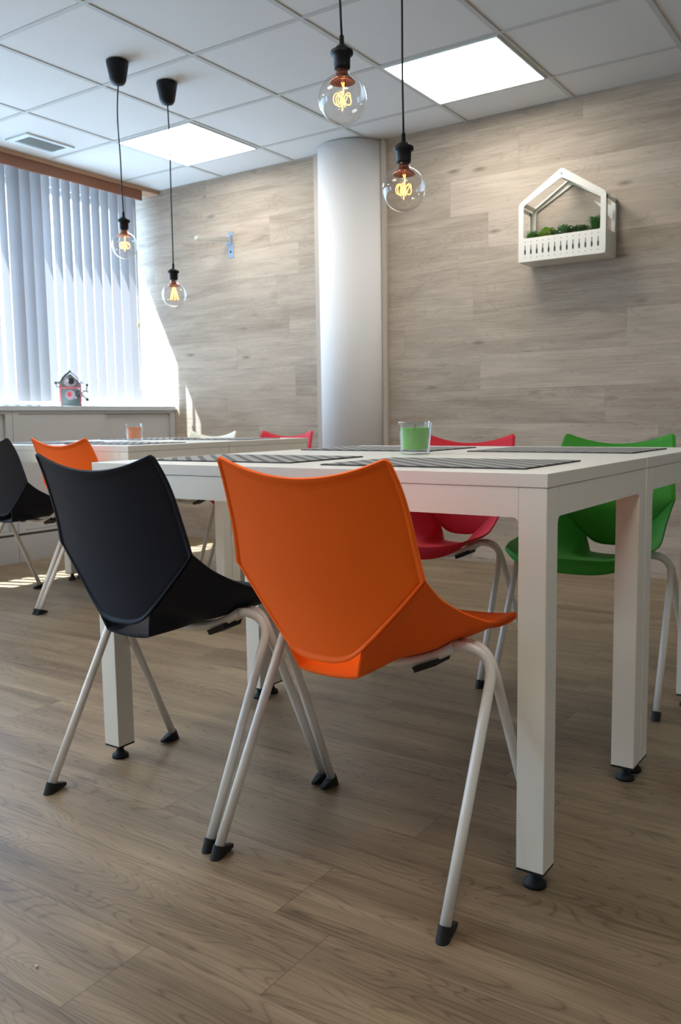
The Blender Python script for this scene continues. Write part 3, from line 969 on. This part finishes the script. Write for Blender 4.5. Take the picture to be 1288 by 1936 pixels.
# herbs standing in the planter
def herb(x, kind, label):
    zc = PZ0 + 0.0045
    t = thing('herb_plant', label, 'plant', (x, (PYF +  PYB) / 2 - 0.005, zc), 0, 'green plants in the wall planter')
    bm = new(); lathe(bm, [(0, 0), (0.026, 0), (0.035, 0.105), (0.032, 0.105), (0.0315, 0.100), (0, 0.100)], 20); obj('pot', bm, MAT['soil'], t)
    rnd = random.Random(int(x * 1000))
    bm = new()
    def leaf(p, d, l, w):
        d = d.normalized(); s = d.cross(Vector((0, 0, 1)));
        if s.length < 0.1: s = Vector((1, 0, 0))
        s.normalize(); n = s.cross(d)
        a = bm.verts.new(p); b = bm.verts.new(p + d * l * 0.45 + s * w + n * 0.15 * w); c = bm.verts.new(p + d * l * 0.45 - s * w + n * 0.15 * w)
        e = bm.verts.new(p + d * l + n * (-0.3 * w)); m_ = bm.verts.new(p + d * l * 0.5 - n * 0.25 * w)
        for f in ((a, b, m_), (b, e, m_), (e, c, m_), (c, a, m_)):
            fc = bm.faces.new(f); fc.smooth = True
    hh = {'grass': 0.080, 'fresh': 0.075, 'sage': 0.070, 'dark': 0.065, 'tall': 0.100}[kind]
    cnt = {'grass': 420, 'fresh': 650, 'sage': 190, 'dark': 650, 'tall': 700}[kind]
    for k in range(cnt):
        a = rnd.uniform(0, 2 * math.pi); q = math.sqrt(rnd.random())
        bx, by = 0.024 * q * math.cos(a), 0.024 * q * math.sin(a)
        if kind in ('grass', 'tall') :
            d = Vector((rnd.gauss(0, 0.35), rnd.gauss(0, 0.35), 1)); l = hh * rnd.uniform(0.5, 1.0)
            if kind == 'tall' and rnd.random() < 0.6:
                h = rnd.uniform(0.1, 0.85) * hh
                p = Vector((bx * (1 + h * 8), by * (1 + h * 8), 0.098 + h)); leaf(p, Vector((rnd.gauss(0, 1), rnd.gauss(0, 1), 0.7)), 0.022, 0.0035)
            else:
                leaf(Vector((bx, by, 0.098)), d, l, 0.0016)
        else:
            h = rnd.uniform(0.0, 1.0) ** 0.8 * hh
            sp = 1 + 18 * h * (1 - 0.4 * h / hh)
            z = 0.094 + h * (1 - 0.35 * q * q)
            p = Vector((bx * min(sp, 1.75), by * min(sp, 1.75), z))
            L_, w_ = {'fresh': (0.018, 0.006), 'sage': (0.034, 0.011), 'dark': (0.022, 0.0028)}[kind]
            leaf(p, Vector((math.cos(a) + rnd.gauss(0, .4), math.sin(a) + rnd.gauss(0, .4), rnd.uniform(0, 1.0))), L_ * rnd.uniform(.7, 1.1), w_)
    obj('foliage', bm, MAT[{'grass': 'leaf_d', 'fresh': 'leaf_a', 'sage': 'leaf_b', 'dark': 'leaf_c', 'tall': 'leaf_c'}[kind]], t, recalc=False)
herb(2.232, 'grass', 'short spiky grass-green plant at the left end of the wall planter')
herb(2.314, 'fresh', 'light yellow-green leafy plant second from left in the wall planter')
herb(2.398, 'sage', 'grey-green plant with broad leaves in the middle of the wall planter')
herb(2.482, 'dark', 'dark fine-leaved low plant right of the broad-leaved one in the planter')
herb(2.570, 'tall', 'tallest dark green plant at the right end of the wall planter')
bm = new()
pp = [(2.530, 1.915), (2.570, 1.893), (2.628, 1.878), (2.628, 1.800), (2.600, 1.84)]
a = [bm.verts.new((x, 0.286, z)) for x, z in pp]; b = [bm.verts.new((x, 0.2875, z)) for x, z in pp]
bm.faces.new(a); bm.faces.new(b[::-1])
for k in range(len(pp)): bm.faces.new((a[k], b[k], b[(k + 1) % len(pp)], a[(k + 1) % len(pp)]))
tag(obj('care_card', bm, MAT['card']), 'white pointed card behind the tallest plant in the wall planter', 'card')

# ------------------------------------------------------------------ wall bracket
t = thing('wall_bracket', 'galvanised bracket with a long arm sticking out of the wood wall', 'bracket', (0.07, YW - 0.0005, 2.0))
boxobj('wall_plate', (-0.022, 0.022, -0.004, 0.0, -0.085, 0.085), MAT['galv'], t, 0.001)
boxobj('clamp', (-0.016, 0.016, -0.03, -0.004, 0.0, 0.062), MAT['galv'], t, 0.002)
bm = new()
vs = [bm.verts.new(p) for p in ((-0.012, -0.335, -0.018), (0.012, -0.335, -0.018), (0.012, -0.335, 0.006), (-0.012, -0.335, 0.006),
                                (-0.012, -0.02, 0.018), (0.012, -0.02, 0.018), (0.012, -0.02, 0.050), (-0.012, -0.02, 0.050))]
for f in ((0, 1, 2, 3), (7, 6, 5, 4), (0, 4, 5, 1), (1, 5, 6, 2), (2, 6, 7, 3), (3, 7, 4, 0)): bm.faces.new([vs[q] for q in f])
obj('arm', bm, MAT['armgrey'], t, 0.002)
bm = new(); tube(bm, [(0, -0.006, -0.045), (0, -0.0035, -0.045)], 0.007, 10); obj('screw', bm, MAT['orn_dark'], t)

# ------------------------------------------------------------------ birdhouse ornament
t = thing('birdhouse_ornament', 'small grey-green metal birdhouse ornament with wire twigs on the window worktop', 'ornament', (-0.575, -0.535, 0.9403), math.radians(48))
w, d = 0.060, 0.040
bm = new(); box(bm, -w - 0.004, w + 0.004, -d - 0.003, d + 0.003, 0.0, 0.008)
box(bm, -w, w, -d, d, 0.008, 0.150)
vs0 = [bm.verts.new(p) for p in ((-w, -d, 0.150), (w, -d, 0.150), (0.0, -d, 0.205))]; vs1 = [bm.verts.new(p) for p in ((-w, d, 0.150), (w, d, 0.150), (0.0, d, 0.205))]
bm.faces.new(vs0); bm.faces.new(vs1[::-1])
for k in range(3): bm.faces.new((vs0[k], vs1[k], vs1[(k + 1) % 3], vs0[(k + 1) % 3]))
obj('body', bm, MAT['orn_body'], t, 0.001)
bm = new()
prof = [(-0.080, 0.146), (-0.062, 0.160), (-0.045, 0.182), (-0.025, 0.202), (-0.008, 0.214), (0.0, 0.232), (0.008, 0.214), (0.025, 0.202), (0.045, 0.182), (0.062, 0.160), (0.080, 0.146)]
f0 = [bm.verts.new((x, -d - 0.014, z)) for x, z in prof]; f1 = [bm.verts.new((x, d + 0.014, z)) for x, z in prof]
for k in range(len(prof) - 1): bm.faces.new((f0[k], f0[k + 1], f1[k + 1], f1[k]))
ro = obj('roof', bm, MAT['orn_roof'], t); sm = ro.modifiers.new('t', 'SOLIDIFY'); sm.thickness = 0.005
def disc(name, x, z, r, rz_, mat, dy=0.0, par=None):
    bm = new()
    vs = [bm.verts.new((x + r * math.cos(2 * math.pi * k / 24), -d - 0.001 - dy, z + rz_ * math.sin(2 * math.pi * k / 24))) for k in range(24)]
    ret = bm.faces.new(vs)
    ex = bmesh.ops.extrude_face_region(bm, geom=[ret])
    for v_ in [g_ for g_ in ex['geom'] if isinstance(g_, bmesh.types.BMVert)]: v_.co.y -= 0.003
    return obj(name, bm, mat, par or t)
disc('gable_face', 0.0, 0.152, 0.038, 0.031, MAT['orn_pale'])
disc('entrance_hole', 0.008, 0.158, 0.019, 0.022, MAT['orn_dark'], 0.003)
disc('crystal', -0.014, 0.160, 0.008, 0.008, MAT['frame'], 0.006)
boxobj('sill_band', (-w - 0.004, w + 0.004, -d - 0.008, -d, 0.108, 0.122), MAT['orn_pink'], t, 0.001)
disc('medallion', 0.0, 0.070, 0.030, 0.032, MAT['orn_pale'])
disc('heart', -0.008, 0.074, 0.014, 0.017, MAT['orn_red'], 0.003)
for sx in (-1, 1):
    boxobj('side_strip', (sx * w - 0.006, sx * w + 0.006, -d - 0.004, -d + 0.004, 0.008, 0.150), MAT['orn_pink'], t)
bm = new()
tw = [[(0.03, -d - .004, 0.05), (0.062, -d - 0.012, 0.075), (0.078, -d - 0.01, 0.062), (0.100, -d - 0.01, 0.042)],
      [(0.062, -d - 0.012, 0.075), (0.085, -d - 0.01, 0.095), (0.098, -d - 0.01, 0.090), (0.104, -d - 0.01, 0.128)],
      [(0.085, -d - 0.01, 0.095), (0.112, -d - 0.01, 0.088)],
      [(-0.055, -d - 0.004, 0.120), (-0.078, -d - 0.01, 0.120), (-0.086, -d - 0.01, 0.140)],
      [(0.03, -d - 0.004, 0.05), (0.035, -d - 0.012, 0.082), (0.055, -d - 0.012, 0.105)]]
for q in tw[:3] + tw[4:]: tube(bm, q, 0.0026, 6)
br = obj('wire_twig', bm, MAT['orn_dark'], t)
bm = new(); tube(bm, tw[3], 0.0026, 6); obj('wire_twig', bm, MAT['orn_dark'], t)
for p in ((0.102, -d - 0.01, 0.040), (0.105, -d - 0.01, 0.132), (-0.087, -d - 0.01, 0.148), (0.056, -d - 0.012, 0.108), (0.034, -d - 0.012, 0.052), (0.07, -d - 0.012, 0.068)):
    bm = new(); bmesh.ops.create_icosphere(bm, subdivisions=2, radius=0.0098, matrix=Matrix.Translation(p))
    for f in bm.faces: f.smooth = True
    obj('berry', bm, MAT['orn_dark'] if abs(p[0]) > 0.08 else MAT['orn_pale'], br)

# ------------------------------------------------------------------ crumb on the floor
bm = new(); bmesh.ops.create_icosphere(bm, subdivisions=1, radius=0.0035, matrix=Matrix.Translation((2.888, -3.416, 0.0025)) @ Matrix.Diagonal((1, 0.7, 0.7, 1)))
tag(obj('crumb', bm, MAT['crumb']), 'tiny pale crumb on the floor in the foreground', 'crumb')
